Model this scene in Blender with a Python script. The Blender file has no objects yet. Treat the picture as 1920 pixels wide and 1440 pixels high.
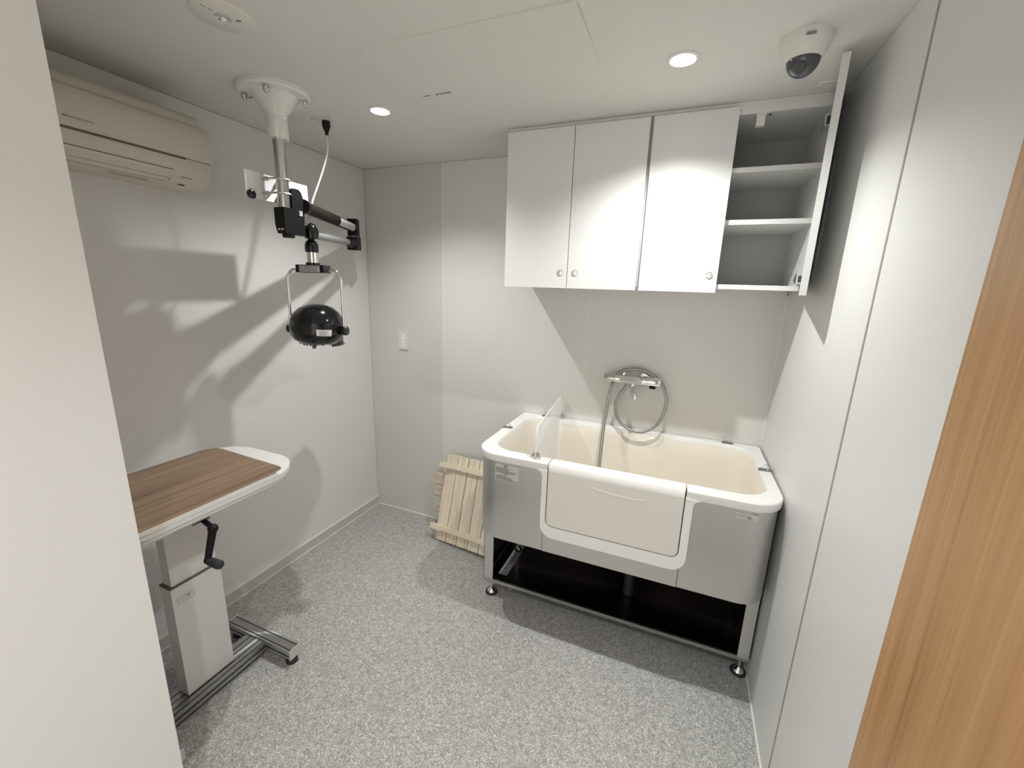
import bpy, bmesh, math, random
from mathutils import Vector, Matrix
random.seed(4)
S = bpy.context.scene
COL = S.collection
PI = math.pi

# ------------------------------------------------------------------ camera
R = Vector((0.92492247, 0.37886351, 0.03131866))
U = Vector((-0.11385447, 0.19746514, 0.97367586))
F = Vector((-0.36270591, 0.90414045, -0.22577525))
cam = bpy.data.cameras.new('camera'); co = bpy.data.objects.new('camera', cam); COL.objects.link(co)
m = Matrix((( R.x, U.x, -F.x, 1.96307), (R.y, U.y, -F.y, -2.27110), (R.z, U.z, -F.z, 1.60701), (0, 0, 0, 1)))
co.matrix_world = m
cam.sensor_fit = 'HORIZONTAL'; cam.sensor_width = 36.0; cam.lens = 779.65 * 36 / 1920
cam.clip_start = 0.02
S.camera = co

# ------------------------------------------------------------------ world, exposure
H = 2.3      # ceiling height
W = 2.394    # room width
S.view_settings.view_transform = 'Standard'
S.view_settings.look = 'None'
S.view_settings.gamma = 1.0
S.view_settings.use_curve_mapping = False
S.view_settings.exposure = 0.0
S.cycles.caustics_reflective = False
w = bpy.data.worlds.new('world'); S.world = w; w.use_nodes = True
w.node_tree.nodes['Background'].inputs[0].default_value = (0.98, 0.975, 0.93, 1)
w.node_tree.nodes['Background'].inputs[1].default_value = 1.5

# ceiling lamps: (x, y, watts); the first two are in view, the others are behind the frame's top edge
LAMPS = [(0.709, -0.703, 66), (1.873, -0.733, 78), (1.79, -2.45, 52)]
LAMP_COL = (0.985, 0.995, 0.97)
for i, (x, y, p) in enumerate(LAMPS):
    l = bpy.data.lights.new('downlight_lamp', 'SPOT'); l.shadow_soft_size = 0.016
    l.energy = p; l.color = LAMP_COL; l.spot_size = math.radians(134); l.spot_blend = 0.8
    o = bpy.data.objects.new('downlight_lamp', l); o.location = (x, y, H - 0.006); COL.objects.link(o)

# ------------------------------------------------------------------ materials
def mat(name, col, rough=0.5, metal=0.0, spec=0.5, bump=0.0, bscale=200, var=0.0, vscale=3, coat=0.0, trans=0.0, alpha=1.0):
    m = bpy.data.materials.new(name); m.use_nodes = True
    nt = m.node_tree; b = nt.nodes['Principled BSDF']
    b.inputs['Base Color'].default_value = (*col, 1); b.inputs['Roughness'].default_value = rough
    b.inputs['Metallic'].default_value = metal; b.inputs['Specular IOR Level'].default_value = spec
    b.inputs['Coat Weight'].default_value = coat
    b.inputs['Transmission Weight'].default_value = trans; b.inputs['Alpha'].default_value = alpha
    tc = nt.nodes.new('ShaderNodeTexCoord')
    if var:
        n = nt.nodes.new('ShaderNodeTexNoise'); n.inputs['Scale'].default_value = vscale; n.inputs['Detail'].default_value = 4
        nt.links.new(tc.outputs['Object'], n.inputs['Vector'])
        r = nt.nodes.new('ShaderNodeMapRange'); r.inputs[3].default_value = 1 - var; r.inputs[4].default_value = 1 + var
        nt.links.new(n.outputs['Fac'], r.inputs[0])
        v = nt.nodes.new('ShaderNodeHueSaturation'); v.inputs['Color'].default_value = (*col, 1)
        nt.links.new(r.outputs[0], v.inputs['Value']); nt.links.new(v.outputs[0], b.inputs['Base Color'])
    if bump:
        n = nt.nodes.new('ShaderNodeTexNoise'); n.inputs['Scale'].default_value = bscale; n.inputs['Detail'].default_value = 3
        nt.links.new(tc.outputs['Object'], n.inputs['Vector'])
        bp = nt.nodes.new('ShaderNodeBump'); bp.inputs['Strength'].default_value = bump; bp.inputs['Distance'].default_value = 0.002
        nt.links.new(n.outputs['Fac'], bp.inputs['Height']); nt.links.new(bp.outputs[0], b.inputs['Normal'])
    return m

def wood(name, c1, c2, c3, scale=(60, 2.5, 60), fine=6.0, rough=0.5, cut=(0.35, 0.5, 0.68)):
    m = bpy.data.materials.new(name); m.use_nodes = True; nt = m.node_tree; b = nt.nodes['Principled BSDF']
    tc = nt.nodes.new('ShaderNodeTexCoord'); mp = nt.nodes.new('ShaderNodeMapping'); mp.inputs['Scale'].default_value = scale
    nt.links.new(tc.outputs['Object'], mp.inputs[0])
    n = nt.nodes.new('ShaderNodeTexNoise'); n.inputs['Scale'].default_value = 1.0; n.inputs['Detail'].default_value = 7
    n.inputs['Roughness'].default_value = 0.62; n.inputs['Distortion'].default_value = 0.35
    nt.links.new(mp.outputs[0], n.inputs['Vector'])
    r = nt.nodes.new('ShaderNodeValToRGB'); e = r.color_ramp.elements
    e[0].position = cut[0]; e[0].color = (*c1, 1); e[1].position = cut[2]; e[1].color = (*c3, 1)
    x = e.new(cut[1]); x.color = (*c2, 1)
    nt.links.new(n.outputs['Fac'], r.inputs[0])
    mp2 = nt.nodes.new('ShaderNodeMapping'); mp2.inputs['Scale'].default_value = tuple(s * fine for s in scale)
    nt.links.new(tc.outputs['Object'], mp2.inputs[0])
    n2 = nt.nodes.new('ShaderNodeTexNoise'); n2.inputs['Scale'].default_value = 1.0; n2.inputs['Detail'].default_value = 4
    nt.links.new(mp2.outputs[0], n2.inputs['Vector'])
    mx = nt.nodes.new('ShaderNodeMixRGB'); mx.blend_type = 'MULTIPLY'; mx.inputs[0].default_value = 0.35
    nt.links.new(r.outputs[0], mx.inputs[1])
    r2 = nt.nodes.new('ShaderNodeMapRange'); r2.inputs[1].default_value = 0.3; r2.inputs[2].default_value = 0.7; r2.inputs[3].default_value = 0.65; r2.inputs[4].default_value = 1.15
    nt.links.new(n2.outputs['Fac'], r2.inputs[0]); nt.links.new(r2.outputs[0], mx.inputs[2])
    nt.links.new(mx.outputs[0], b.inputs['Base Color']); b.inputs['Roughness'].default_value = rough
    return m

def steel(name, col, rough, stretch):
    m = bpy.data.materials.new(name); m.use_nodes = True; nt = m.node_tree; b = nt.nodes['Principled BSDF']
    b.inputs['Base Color'].default_value = (*col, 1); b.inputs['Metallic'].default_value = 1.0
    tc = nt.nodes.new('ShaderNodeTexCoord'); mp = nt.nodes.new('ShaderNodeMapping'); mp.inputs['Scale'].default_value = stretch
    nt.links.new(tc.outputs['Object'], mp.inputs[0])
    n = nt.nodes.new('ShaderNodeTexNoise'); n.inputs['Scale'].default_value = 1.0; n.inputs['Detail'].default_value = 3
    nt.links.new(mp.outputs[0], n.inputs['Vector'])
    r = nt.nodes.new('ShaderNodeMapRange'); r.inputs[3].default_value = rough - 0.06; r.inputs[4].default_value = rough + 0.1
    nt.links.new(n.outputs['Fac'], r.inputs[0]); nt.links.new(r.outputs[0], b.inputs['Roughness'])
    bp = nt.nodes.new('ShaderNodeBump'); bp.inputs['Strength'].default_value = 0.015; bp.inputs['Distance'].default_value = 0.001
    nt.links.new(n.outputs['Fac'], bp.inputs['Height']); nt.links.new(bp.outputs[0], b.inputs['Normal'])
    b.inputs['Anisotropic'].default_value = 0.9
    tg = nt.nodes.new('ShaderNodeTangent'); tg.direction_type = 'RADIAL'; tg.axis = 'Z'; nt.links.new(tg.outputs[0], b.inputs['Tangent'])
    return m

def speckle(name):
    m = bpy.data.materials.new(name); m.use_nodes = True; nt = m.node_tree; b = nt.nodes['Principled BSDF']
    tc = nt.nodes.new('ShaderNodeTexCoord')
    v = nt.nodes.new('ShaderNodeTexVoronoi'); v.inputs['Scale'].default_value = 330; v.inputs['Randomness'].default_value = 1
    nt.links.new(tc.outputs['Object'], v.inputs['Vector'])
    r = nt.nodes.new('ShaderNodeValToRGB'); e = r.color_ramp.elements; r.color_ramp.interpolation = 'LINEAR'
    e[0].position = 0.0; e[0].color = (0.26, 0.257, 0.248, 1); e[1].position = 1.0; e[1].color = (0.70, 0.69, 0.665, 1)
    for p, c in ((0.3, (0.34, 0.336, 0.325)), (0.62, (0.44, 0.434, 0.42)), (0.85, (0.55, 0.543, 0.525))):
        x = e.new(p); x.color = (*c, 1)
    s = nt.nodes.new('ShaderNodeSeparateColor'); nt.links.new(v.outputs['Color'], s.inputs[0]); nt.links.new(s.outputs[0], r.inputs[0])
    n = nt.nodes.new('ShaderNodeTexNoise'); n.inputs['Scale'].default_value = 70; n.inputs['Detail'].default_value = 5
    nt.links.new(tc.outputs['Object'], n.inputs['Vector'])
    r2 = nt.nodes.new('ShaderNodeMapRange'); r2.inputs[1].default_value = 0.35; r2.inputs[2].default_value = 0.65; r2.inputs[3].default_value = 0.86; r2.inputs[4].default_value = 1.12
    nt.links.new(n.outputs['Fac'], r2.inputs[0])
    mx = nt.nodes.new('ShaderNodeMixRGB'); mx.blend_type = 'MULTIPLY'; mx.inputs[0].default_value = 1
    nt.links.new(r.outputs[0], mx.inputs[1]); nt.links.new(r2.outputs[0], mx.inputs[2]); nt.links.new(mx.outputs[0], b.inputs['Base Color'])
    b.inputs['Roughness'].default_value = 0.42; b.inputs['Specular IOR Level'].default_value = 0.35
    return m

def emit(name, col, st):
    m = bpy.data.materials.new(name); m.use_nodes = True; nt = m.node_tree; b = nt.nodes['Principled BSDF']
    b.inputs['Base Color'].default_value = (0.9, 0.9, 0.9, 1); b.inputs['Emission Color'].default_value = (*col, 1); b.inputs['Emission Strength'].default_value = st
    return m

M = dict(
    wall=mat('warm_white_wall_panel', (0.755, 0.752, 0.738), 0.42, spec=0.4, bump=0.05, bscale=350, var=0.02),
    wall_shade=mat('shade_greyed_wall_panel', (0.66, 0.65, 0.625), 0.42, spec=0.4, bump=0.05, bscale=350, var=0.02),  # left panel's greyer tone, mostly shade put into its colour
    wall_back=mat('back_wall_panel', (0.73, 0.72, 0.69), 0.36, spec=0.45, bump=0.04, bscale=350, var=0.02),
    ceil=mat('ceiling_board', (0.72, 0.708, 0.67), 0.85, spec=0.2, bump=0.08, bscale=260, var=0.015),
    hatch=mat('hatch_board', (0.72, 0.71, 0.67), 0.7, spec=0.25, bump=0.04, bscale=260, var=0.01),
    floor=speckle('speckled_vinyl_floor'),
    base=mat('grey_baseboard', (0.56, 0.555, 0.54), 0.5, var=0.02),
    white_trim=mat('white_sealant', (0.82, 0.81, 0.78), 0.45, var=0.02),
    grey_joint=mat('grey_joint', (0.33, 0.32, 0.285), 0.5, var=0.03),
    dark_joint=mat('dark_gap', (0.12, 0.11, 0.10), 0.8, var=0.03),
    door=wood('light_brown_veneer', (0.30, 0.165, 0.075), (0.45, 0.245, 0.105), (0.52, 0.30, 0.135), (42, 42, 0.8), 4, 0.38, (0.26, 0.40, 0.68)),
    laminate=mat('white_laminate', (0.74, 0.74, 0.72), 0.36, spec=0.45, var=0.01),
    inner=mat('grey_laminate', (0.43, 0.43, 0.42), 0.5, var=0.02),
    plastic=mat('white_plastic', (0.74, 0.725, 0.68), 0.38, var=0.01),
    ac=mat('ivory_plastic', (0.66, 0.64, 0.565), 0.4, var=0.01),
    ac_dark=mat('ac_shadow_slot', (0.13, 0.115, 0.095), 0.7, var=0.02),
    powder=mat('white_powder_coat', (0.80, 0.79, 0.76), 0.18, spec=0.6, coat=0.4, var=0.01),
    board=mat('white_plate', (0.93, 0.93, 0.94), 0.4, var=0.01),
    chrome=mat('chrome', (0.82, 0.82, 0.82), 0.08, 1.0, var=0.02),
    pole=steel('polished_pole', (0.72, 0.71, 0.69), 0.14, (4, 4, 300)),
    satin=steel('satin_pipe', (0.62, 0.60, 0.56), 0.22, (40, 40, 400)),
    steel=steel('brushed_stainless', (0.72, 0.715, 0.69), 0.30, (3, 3, 900)),
    steelh=steel('brushed_stainless_rail', (0.55, 0.54, 0.52), 0.27, (6, 300, 300)),
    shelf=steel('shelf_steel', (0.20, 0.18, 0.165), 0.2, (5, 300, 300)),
    under=mat('black_underside', (0.022, 0.020, 0.018), 0.6, var=0.1),
    black=mat('gloss_black', (0.006, 0.006, 0.007), 0.12, spec=0.5, var=0.1),
    black_satin=mat('satin_black', (0.008, 0.008, 0.009), 0.4, spec=0.2, var=0.1),
    tube=mat('dark_bronze_tube', (0.016, 0.013, 0.009), 0.6, 0.0, spec=0.12, var=0.1),
    grey_tube=mat('grey_tube', (0.30, 0.30, 0.30), 0.35, 0.4, var=0.03),
    smoke=mat('grey_smoke_plastic', (0.07, 0.07, 0.075), 0.25, var=0.05),
    rubber=mat('black_rubber', (0.02, 0.02, 0.022), 0.6, var=0.1),
    rim=mat('white_frp_rim', (0.87, 0.855, 0.83), 0.22, spec=0.5, coat=0.2, var=0.01),
    basin=mat('cream_frp_basin', (0.83, 0.775, 0.685), 0.25, spec=0.5, coat=0.2, var=0.01),
    doorf=mat('beige_frp_door', (0.78, 0.745, 0.70), 0.3, spec=0.5, coat=0.15, var=0.01),
    glass=None,
    sticker=mat('sticker_paper', (0.58, 0.58, 0.56), 0.45, var=0.03),
    ink=mat('black_ink', (0.05, 0.05, 0.05), 0.6, var=0.1),
    ink_grey=mat('grey_ink', (0.22, 0.23, 0.22), 0.6, var=0.1),
    ink_soft=mat('soft_grey_print', (0.36, 0.35, 0.31), 0.6, var=0.05),
    alu=steel('anodised_aluminium', (0.50, 0.50, 0.49), 0.33, (300, 8, 300)),
    groove=mat('black_groove', (0.02, 0.02, 0.025), 0.6, var=0.1),
    table=wood('brown_table_veneer', (0.185, 0.118, 0.075), (0.265, 0.175, 0.115), (0.34, 0.235, 0.16), (34, 1.2, 34), 5, 0.42),
    tray=mat('white_table_edge', (0.80, 0.79, 0.78), 0.3, var=0.01),
    tray_edge=mat('silver_table_edging', (0.60, 0.60, 0.585), 0.3, 0.3, var=0.02),
    column=mat('light_grey_column', (0.70, 0.69, 0.67), 0.45, spec=0.4, var=0.02),
    column_side=mat('grey_column_side', (0.30, 0.285, 0.27), 0.45, var=0.02),
    pine=wood('pale_cypress', (0.60, 0.49, 0.36), (0.75, 0.65, 0.51), (0.80, 0.715, 0.585), (45, 45, 2.2), 4, 0.6, (0.32, 0.46, 0.62)),
    pine_side=mat('pale_cypress_batten', (0.77, 0.67, 0.52), 0.6, var=0.04, vscale=20),
    cleat=steel('cleat_steel', (0.30, 0.295, 0.28), 0.25, (90, 90, 90)),
    hose=steel('metal_hose', (0.42, 0.42, 0.40), 0.34, (300, 300, 300)),
    cord=mat('white_cord', (0.72, 0.70, 0.64), 0.5, var=0.02),
    dome=mat('smoked_dome', (0.07, 0.075, 0.08), 0.08, spec=0.6, var=0.1),
    lens=emit('lit_lens', (1.0, 0.96, 0.90), 9.0),
)
g = bpy.data.materials.new('frosted_acrylic'); g.use_nodes = True
_t = g.node_tree; _t.nodes.remove(_t.nodes['Principled BSDF'])
_o = _t.nodes['Material Output']; _d = _t.nodes.new('ShaderNodeBsdfDiffuse'); _l = _t.nodes.new('ShaderNodeBsdfTranslucent')
_x = _t.nodes.new('ShaderNodeBsdfTransparent'); _m1 = _t.nodes.new('ShaderNodeMixShader'); _m2 = _t.nodes.new('ShaderNodeMixShader')
_n = _t.nodes.new('ShaderNodeTexNoise'); _n.inputs['Scale'].default_value = 6
_r = _t.nodes.new('ShaderNodeMapRange'); _r.inputs[3].default_value = 0.38; _r.inputs[4].default_value = 0.46
_d.inputs[0].default_value = (0.95, 0.96, 0.98, 1); _l.inputs[0].default_value = (0.95, 0.96, 0.98, 1)
_m1.inputs[0].default_value = 0.5; _t.links.new(_d.outputs[0], _m1.inputs[1]); _t.links.new(_l.outputs[0], _m1.inputs[2])
_t.links.new(_n.outputs['Fac'], _r.inputs[0]); _t.links.new(_r.outputs[0], _m2.inputs[0])
_t.links.new(_x.outputs[0], _m2.inputs[1]); _t.links.new(_m1.outputs[0], _m2.inputs[2]); _t.links.new(_m2.outputs[0], _o.inputs['Surface'])
M['glass'] = g
M['glass_edge'] = mat('bright_acrylic_edge', (0.88, 0.89, 0.88), 0.3, var=0.01)

# ------------------------------------------------------------------ helpers
ORI = {}
def link(name, me, m, parent):
    o = bpy.data.objects.new(name, me); COL.objects.link(o)
    if m: me.materials.append(m)
    if parent:
        o.parent = parent
    return o
def obj(name, bm, m, parent=None, label=None, smooth=False, bevel=0.0, seg=2):
    """bm in world coordinates (or the root's local ones when ORI[root] is zero)."""
    if bevel:
        es = [e for e in bm.edges if len(e.link_faces) == 2 and e.calc_face_angle(0) > 0.6]
        bmesh.ops.bevel(bm, geom=es, offset=bevel, segments=seg, profile=0.5, affect='EDGES', clamp_overlap=True)
    bmesh.ops.recalc_face_normals(bm, faces=bm.faces[:])
    if parent is not None:
        off = ORI[parent]
        loc = None
    else:
        xs = [v.co for v in bm.verts]
        off = Vector(((min(v.x for v in xs) + max(v.x for v in xs)) / 2, (min(v.y for v in xs) + max(v.y for v in xs)) / 2, min(v.z for v in xs)))
        loc = off.copy()
    for v in bm.verts: v.co -= off
    if smooth:
        for f in bm.faces: f.smooth = True
    me = bpy.data.meshes.new(name); bm.to_mesh(me); bm.free()
    o = link(name, me, M[m] if isinstance(m, str) else m, parent)
    if smooth:
        try: me.set_sharp_from_angle(angle=math.radians(40))
        except Exception: pass
    if loc is not None: o.location = loc
    ORI[o] = off
    if label: o['label'] = label
    return o
def root(name, label, cat, loc, group=None, local=False):
    o = bpy.data.objects.new(name, None); COL.objects.link(o); o.location = loc; o.empty_display_size = 0.05
    o['label'] = label; o['category'] = cat
    if group: o['group'] = group
    ORI[o] = Vector((0, 0, 0)) if local else Vector(loc)
    return o
def struct(name, bm, m, **k):
    o = obj(name, bm, m, **k); o['kind'] = 'structure'; return o
def tag(o, label, cat, group=None):
    o['label'] = label; o['category'] = cat
    if group: o['group'] = group
    return o

def B(): return bmesh.new()
def box(bm, x0, x1, y0, y1, z0, z1):
    v = [bm.verts.new((x, y, z)) for x in (x0, x1) for y in (y0, y1) for z in (z0, z1)]
    for f in ((0, 1, 3, 2), (4, 6, 7, 5), (0, 4, 5, 1), (2, 3, 7, 6), (0, 2, 6, 4), (1, 5, 7, 3)):
        bm.faces.new([v[i] for i in f])
    return bm
def bx(*a): return box(B(), *a)
def frame_of(d):
    d = d.normalized(); a = Vector((0, 0, 1)) if abs(d.z) < 0.9 else Vector((1, 0, 0))
    u = d.cross(a).normalized(); return u, d.cross(u).normalized()
def rings(bm, rs, cap0=True, cap1=True, closed=False):
    L = [[bm.verts.new(p) for p in r] for r in rs]
    n = len(L[0])
    for i in range(len(L) - (0 if closed else 1)):
        a, b = L[i], L[(i + 1) % len(L)]
        for j in range(n):
            bm.faces.new((a[j], a[(j + 1) % n], b[(j + 1) % n], b[j]))
    if not closed:
        if cap0: bm.faces.new(L[0][::-1])
        if cap1: bm.faces.new(L[-1])
    return bm
def cyl(bm, a, b, r0, r1=None, n=20):
    a, b = Vector(a), Vector(b); r1 = r0 if r1 is None else r1
    u, v = frame_of(b - a)
    return rings(bm, [[c + (u * math.cos(t * 2 * PI / n) + v * math.sin(t * 2 * PI / n)) * r for t in range(n)] for c, r in ((a, r0), (b, r1))])
def lathe(bm, c, axis, prof, n=28):
    """prof: list of (distance along axis, radius)."""
    c = Vector(c); axis = Vector(axis).normalized(); u, v = frame_of(axis)
    return rings(bm, [[c + axis * h + (u * math.cos(t * 2 * PI / n) + v * math.sin(t * 2 * PI / n)) * max(r, 1e-4) for t in range(n)] for h, r in prof])
def smoothpath(pts, k=6):
    P = [Vector(p) for p in pts]; out = []
    for i in range(len(P) - 1):
        p0 = P[max(i - 1, 0)]; p1 = P[i]; p2 = P[i + 1]; p3 = P[min(i + 2, len(P) - 1)]
        for s in range(k):
            t = s / k
            out.append(0.5 * ((2 * p1) + (p2 - p0) * t + (2 * p0 - 5 * p1 + 4 * p2 - p3) * t * t + (3 * p1 - p0 - 3 * p2 + p3) * t ** 3))
    out.append(P[-1]); return out
def tube(bm, pts, r, n=12, k=6, smooth=True):
    P = smoothpath(pts, k) if smooth else [Vector(p) for p in pts]
    T = [(P[min(i + 1, len(P) - 1)] - P[max(i - 1, 0)]).normalized() for i in range(len(P))]
    u, _ = frame_of(T[0]); rs = []
    for i, p in enumerate(P):
        u = (u - T[i] * u.dot(T[i])).normalized(); v = T[i].cross(u)
        rs.append([p + (u * math.cos(t * 2 * PI / n) + v * math.sin(t * 2 * PI / n)) * r for t in range(n)])
    return rings(bm, rs)
def prism(bm, pts, axis, a, b):
    """polygon pts (2D) extruded along axis 'x','y','z' from a to b."""
    def P(p, h):
        return {'x': (h, p[0], p[1]), 'y': (p[0], h, p[1]), 'z': (p[0], p[1], h)}[axis]
    return rings(bm, [[P(p, a) for p in pts], [P(p, b) for p in pts]])
def rrect(x0, x1, y0, y1, r, k=6):
    if not isinstance(r, (tuple, list)): r = (r,) * 4   # corners: (x0,y0) (x1,y0) (x1,y1) (x0,y1)
    C = ((x0 + r[0], y0 + r[0], PI, r[0]), (x1 - r[1], y0 + r[1], 1.5 * PI, r[1]), (x1 - r[2], y1 - r[2], 0, r[2]), (x0 + r[3], y1 - r[3], .5 * PI, r[3]))
    return [(cx + q * math.cos(a + i * PI / 2 / k), cy + q * math.sin(a + i * PI / 2 / k)) for cx, cy, a, q in C for i in range(k + 1)]
def sph(bm, c, r, sx=1, sy=1, sz=1, n=20):
    m_ = Matrix.Translation(c) @ Matrix.Diagonal((sx * r, sy * r, sz * r, 1))
    bmesh.ops.create_uvsphere(bm, u_segments=n, v_segments=n // 2 + 2, radius=1, matrix=m_); return bm
def text(s, size, origin, ux, uy, m, parent, name='lettering'):
    cu = bpy.data.curves.new('t', 'FONT'); cu.body = s; cu.size = size; cu.align_x = 'CENTER'; cu.align_y = 'CENTER'
    to = bpy.data.objects.new('t', cu); COL.objects.link(to)
    dg = bpy.context.evaluated_depsgraph_get(); me = bpy.data.meshes.new_from_object(to.evaluated_get(dg))
    bm = B(); bm.from_mesh(me); bpy.data.objects.remove(to); bpy.data.curves.remove(cu)
    ux, uy = Vector(ux), Vector(uy); o_ = Vector(origin)
    for v in bm.verts: v.co = o_ + ux * v.co.x + uy * v.co.y
    if not bm.verts: bm.free(); return None
    return obj(name, bm, m, parent)
def marks(origin, ux, uy, w_, rows, m, parent, h=0.0035, name='print', nrm=None, seed=0):
    """illegible print: rows of tiny dashes. rows: list of (offset down, length fraction)."""
    rnd = random.Random(seed); ux, uy, o_ = Vector(ux), Vector(uy), Vector(origin); n_ = ux.cross(uy) * 0.0004
    bm = B()
    for dy, fr in rows:
        x = 0.0
        while x < w_ * fr:
            l = rnd.uniform(0.4, 1.4) * h * 1.6
            p = [o_ + ux * x - uy * dy, o_ + ux * min(x + l, w_ * fr) - uy * dy, o_ + ux * min(x + l, w_ * fr) - uy * (dy + h), o_ + ux * x - uy * (dy + h)]
            bm.faces.new([bm.verts.new(q + n_) for q in p]); x += l + h * rnd.uniform(.3, .8)
    return obj(name, bm, m, parent)

# ================================================================== THE ROOM
D0 = -3.1     # rear end, behind the camera
struct('floor', bx(-0.1, W + 0.1, D0, 0.1, -0.05, 0.0), 'floor')
struct('ceiling', bx(-0.1, W + 0.1, D0, 0.1, H, H + 0.05), 'ceil')
X1, X2, Y1 = 0.575, 1.483, -0.959
wb = struct('wall_back', bx(-0.1, W + 0.1, 0.006, 0.1, 0, H), 'dark_joint')
for i, (a, b, mm) in enumerate(((0.0025, X1 - 0.003, 'wall_shade'), (X1 + 0.003, X2 - 0.002, 'wall_back'), (X2 + 0.002, W - 0.002, 'wall_back'))):
    o = obj('wall_panel', bx(a, b, 0, 0.008, 0.0, H - 0.0015), mm, wb, label=('greyer wall panel, tone mostly painted shade' if i == 0 else None))
obj('joint_strip', bx(X1 - 0.003, X1 + 0.003, -0.0015, 0.008, 0, H - 0.001), 'white_trim', wb, label='thin white joint strip')
obj('joint_strip', bx(X2 - 0.002, X2 + 0.002, -0.001, 0.008, 0, H - 0.001), 'white_trim', wb, label='thin white joint strip')
wr = struct('wall_right', bx(W + 0.006, W + 0.1, D0, 0.1, 0, H), 'dark_joint')
obj('wall_panel', bx(W, W + 0.008, Y1 + 0.0045, -0.0005, 0, H - 0.0015), 'wall', wr)
obj('wall_panel', bx(W, W + 0.008, D0, Y1 - 0.0045, 0, H - 0.0015), 'wall', wr)
obj('joint_strip', bx(W - 0.0012, W + 0.008, Y1 - 0.0045, Y1 + 0.0045, 0, H - 0.001), 'grey_joint', wr, label='grey joint strip')
struct('wall_left', bx(-0.1, 0, D0, 0.1, 0, H - 0.002), 'wall')
struct('wall_near', bx(0, 0.86, D0, -1.80, 0, H), 'wall')
# rear end left open as added fill: world light enters behind the camera
struct('baseboard_left', bx(0, 0.006, -1.80, 0, 0, 0.058), 'base')
struct('trim_1', bx(0, 0.0075, -1.80, 0, 0.058, 0.0625), 'white_trim')
struct('trim_2', bx(0.006, 0.0105, -1.80, 0, 0, 0.003), 'white_trim')
struct('trim_3', bx(0.0105, W, -0.006, 0, 0, 0.006), 'white_trim')
struct('trim_4', bx(W - 0.005, W, -1.6, -0.006, 0, 0.005), 'white_trim')
struct('trim_5', prism(B(), [(W - 0.006, 0), (W, 0), (W, -0.006)], 'z', 0.006, 1.61), 'wall')

# door leaf standing open along the right wall, nearest the camera
d1 = struct('door_1', bx(2.300, 2.336, -2.42, -1.5635, 0.008, 2.10), 'door', bevel=0.0012, seg=1)
struct('trim_6', bx(2.336, W, -2.50, -2.44, 0, 2.14), 'door')

# ceiling inspection hatch, hanging slightly proud at its right side
h = bmesh.new()
hx0, hx1, hy0, hy1 = 0.953, 1.632, -1.102, -0.765
vs = [h.verts.new(p) for p in ((hx0, hy0, H - 0.0015), (hx1, hy0, H - 0.006), (hx1, hy1, H - 0.0015), (hx0, hy1, H - 0.0008), (hx0, hy0, H), (hx1, hy0, H), (hx1, hy1, H), (hx0, hy1, H))]
for f in ((0, 1, 2, 3), (7, 6, 5, 4), (0, 4, 5, 1), (1, 5, 6, 2), (2, 6, 7, 3), (3, 7, 4, 0)): h.faces.new([vs[i] for i in f])
hr = root('ceiling_hatch', 'flat rectangular ceiling hatch between the two lit downlights', 'hatch', ((hx0 + hx1) / 2, (hy0 + hy1) / 2, H))
obj('hatch_panel', h, 'hatch', hr)
obj('latch_slot', bx(0.962, 0.990, -0.7665, -0.7635, H - 0.0025, H), 'ink_grey', hr)
obj('latch_slot', bx(1.018, 1.024, -0.7670, -0.7620, H - 0.0035, H), 'ink', hr)
obj('latch_slot', bx(1.030, 1.081, -0.7670, -0.7630, H - 0.003, H), 'ink_grey', hr)

# ================================================================== CEILING FITTINGS
def downlight(x, y, label):
    t = root('downlight', label, 'light', (x, y, H), group='recessed ceiling downlights')
    lathe_b = lathe(B(), (x, y, H), (0, 0, -1), [(0, 0.049), (0.002, 0.049), (0.0035, 0.046), (0.0030, 0.038), (0.0, 0.037)], 40)
    obj('trim_ring', lathe_b, 'plastic', t, smooth=True)
    obj('lens', lathe(B(), (x, y, H), (0, 0, -1), [(0, 0.036), (0.003, 0.036), (0.0042, 0.030), (0.0044, 0.001)], 36), 'lens', t, smooth=True)
downlight(0.709, -0.703, 'lit round downlight nearest the ceiling pole of the dryer')
downlight(1.873, -0.733, 'lit round downlight between the hatch and the dome camera')

ex, ey = 0.717, -1.352
t = root('emergency_light', 'unlit flush round ceiling fitting with tiny clear centre lens', 'light', (ex, ey, H))
obj('cover_plate', lathe(B(), (ex, ey, H), (0, 0, -1), [(0, 0.076), (0.003, 0.076), (0.0045, 0.073), (0.005, 0.001)], 48), 'plastic', t, smooth=True)
obj('lens_cup', lathe(B(), (ex, ey, H - 0.005), (0, 0, -1), [(0, 0.019), (0.003, 0.019), (0.003, 0.0155), (0.0005, 0.012), (0.0005, 0.0005)], 28), 'chrome', t, smooth=True)
obj('clear_lens', sph(B(), (ex, ey, H - 0.006), 0.008, sz=0.8), 'glass_edge', t, smooth=True)
obj('indicator', bx(ex + .021, ex + .025, ey + .020, ey + .0235, H - .0065, H - .004), 'ink', t)
obj('indicator', bx(ex + .027, ex + .031, ey + .0235, ey + .027, H - .0065, H - .004), 'ink', t)
marks((.719, -1.412, H - .0053), (0, 1, 0), (1, 0, 0), 0.012, [(0, 1)], 'ink_soft', t, h=0.004, seed=3)
marks((.720, -1.394, H - .0053), (0, 1, 0), (1, 0, 0), 0.012, [(0, 1)], 'ink_soft', t, h=0.004, seed=5)

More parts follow.
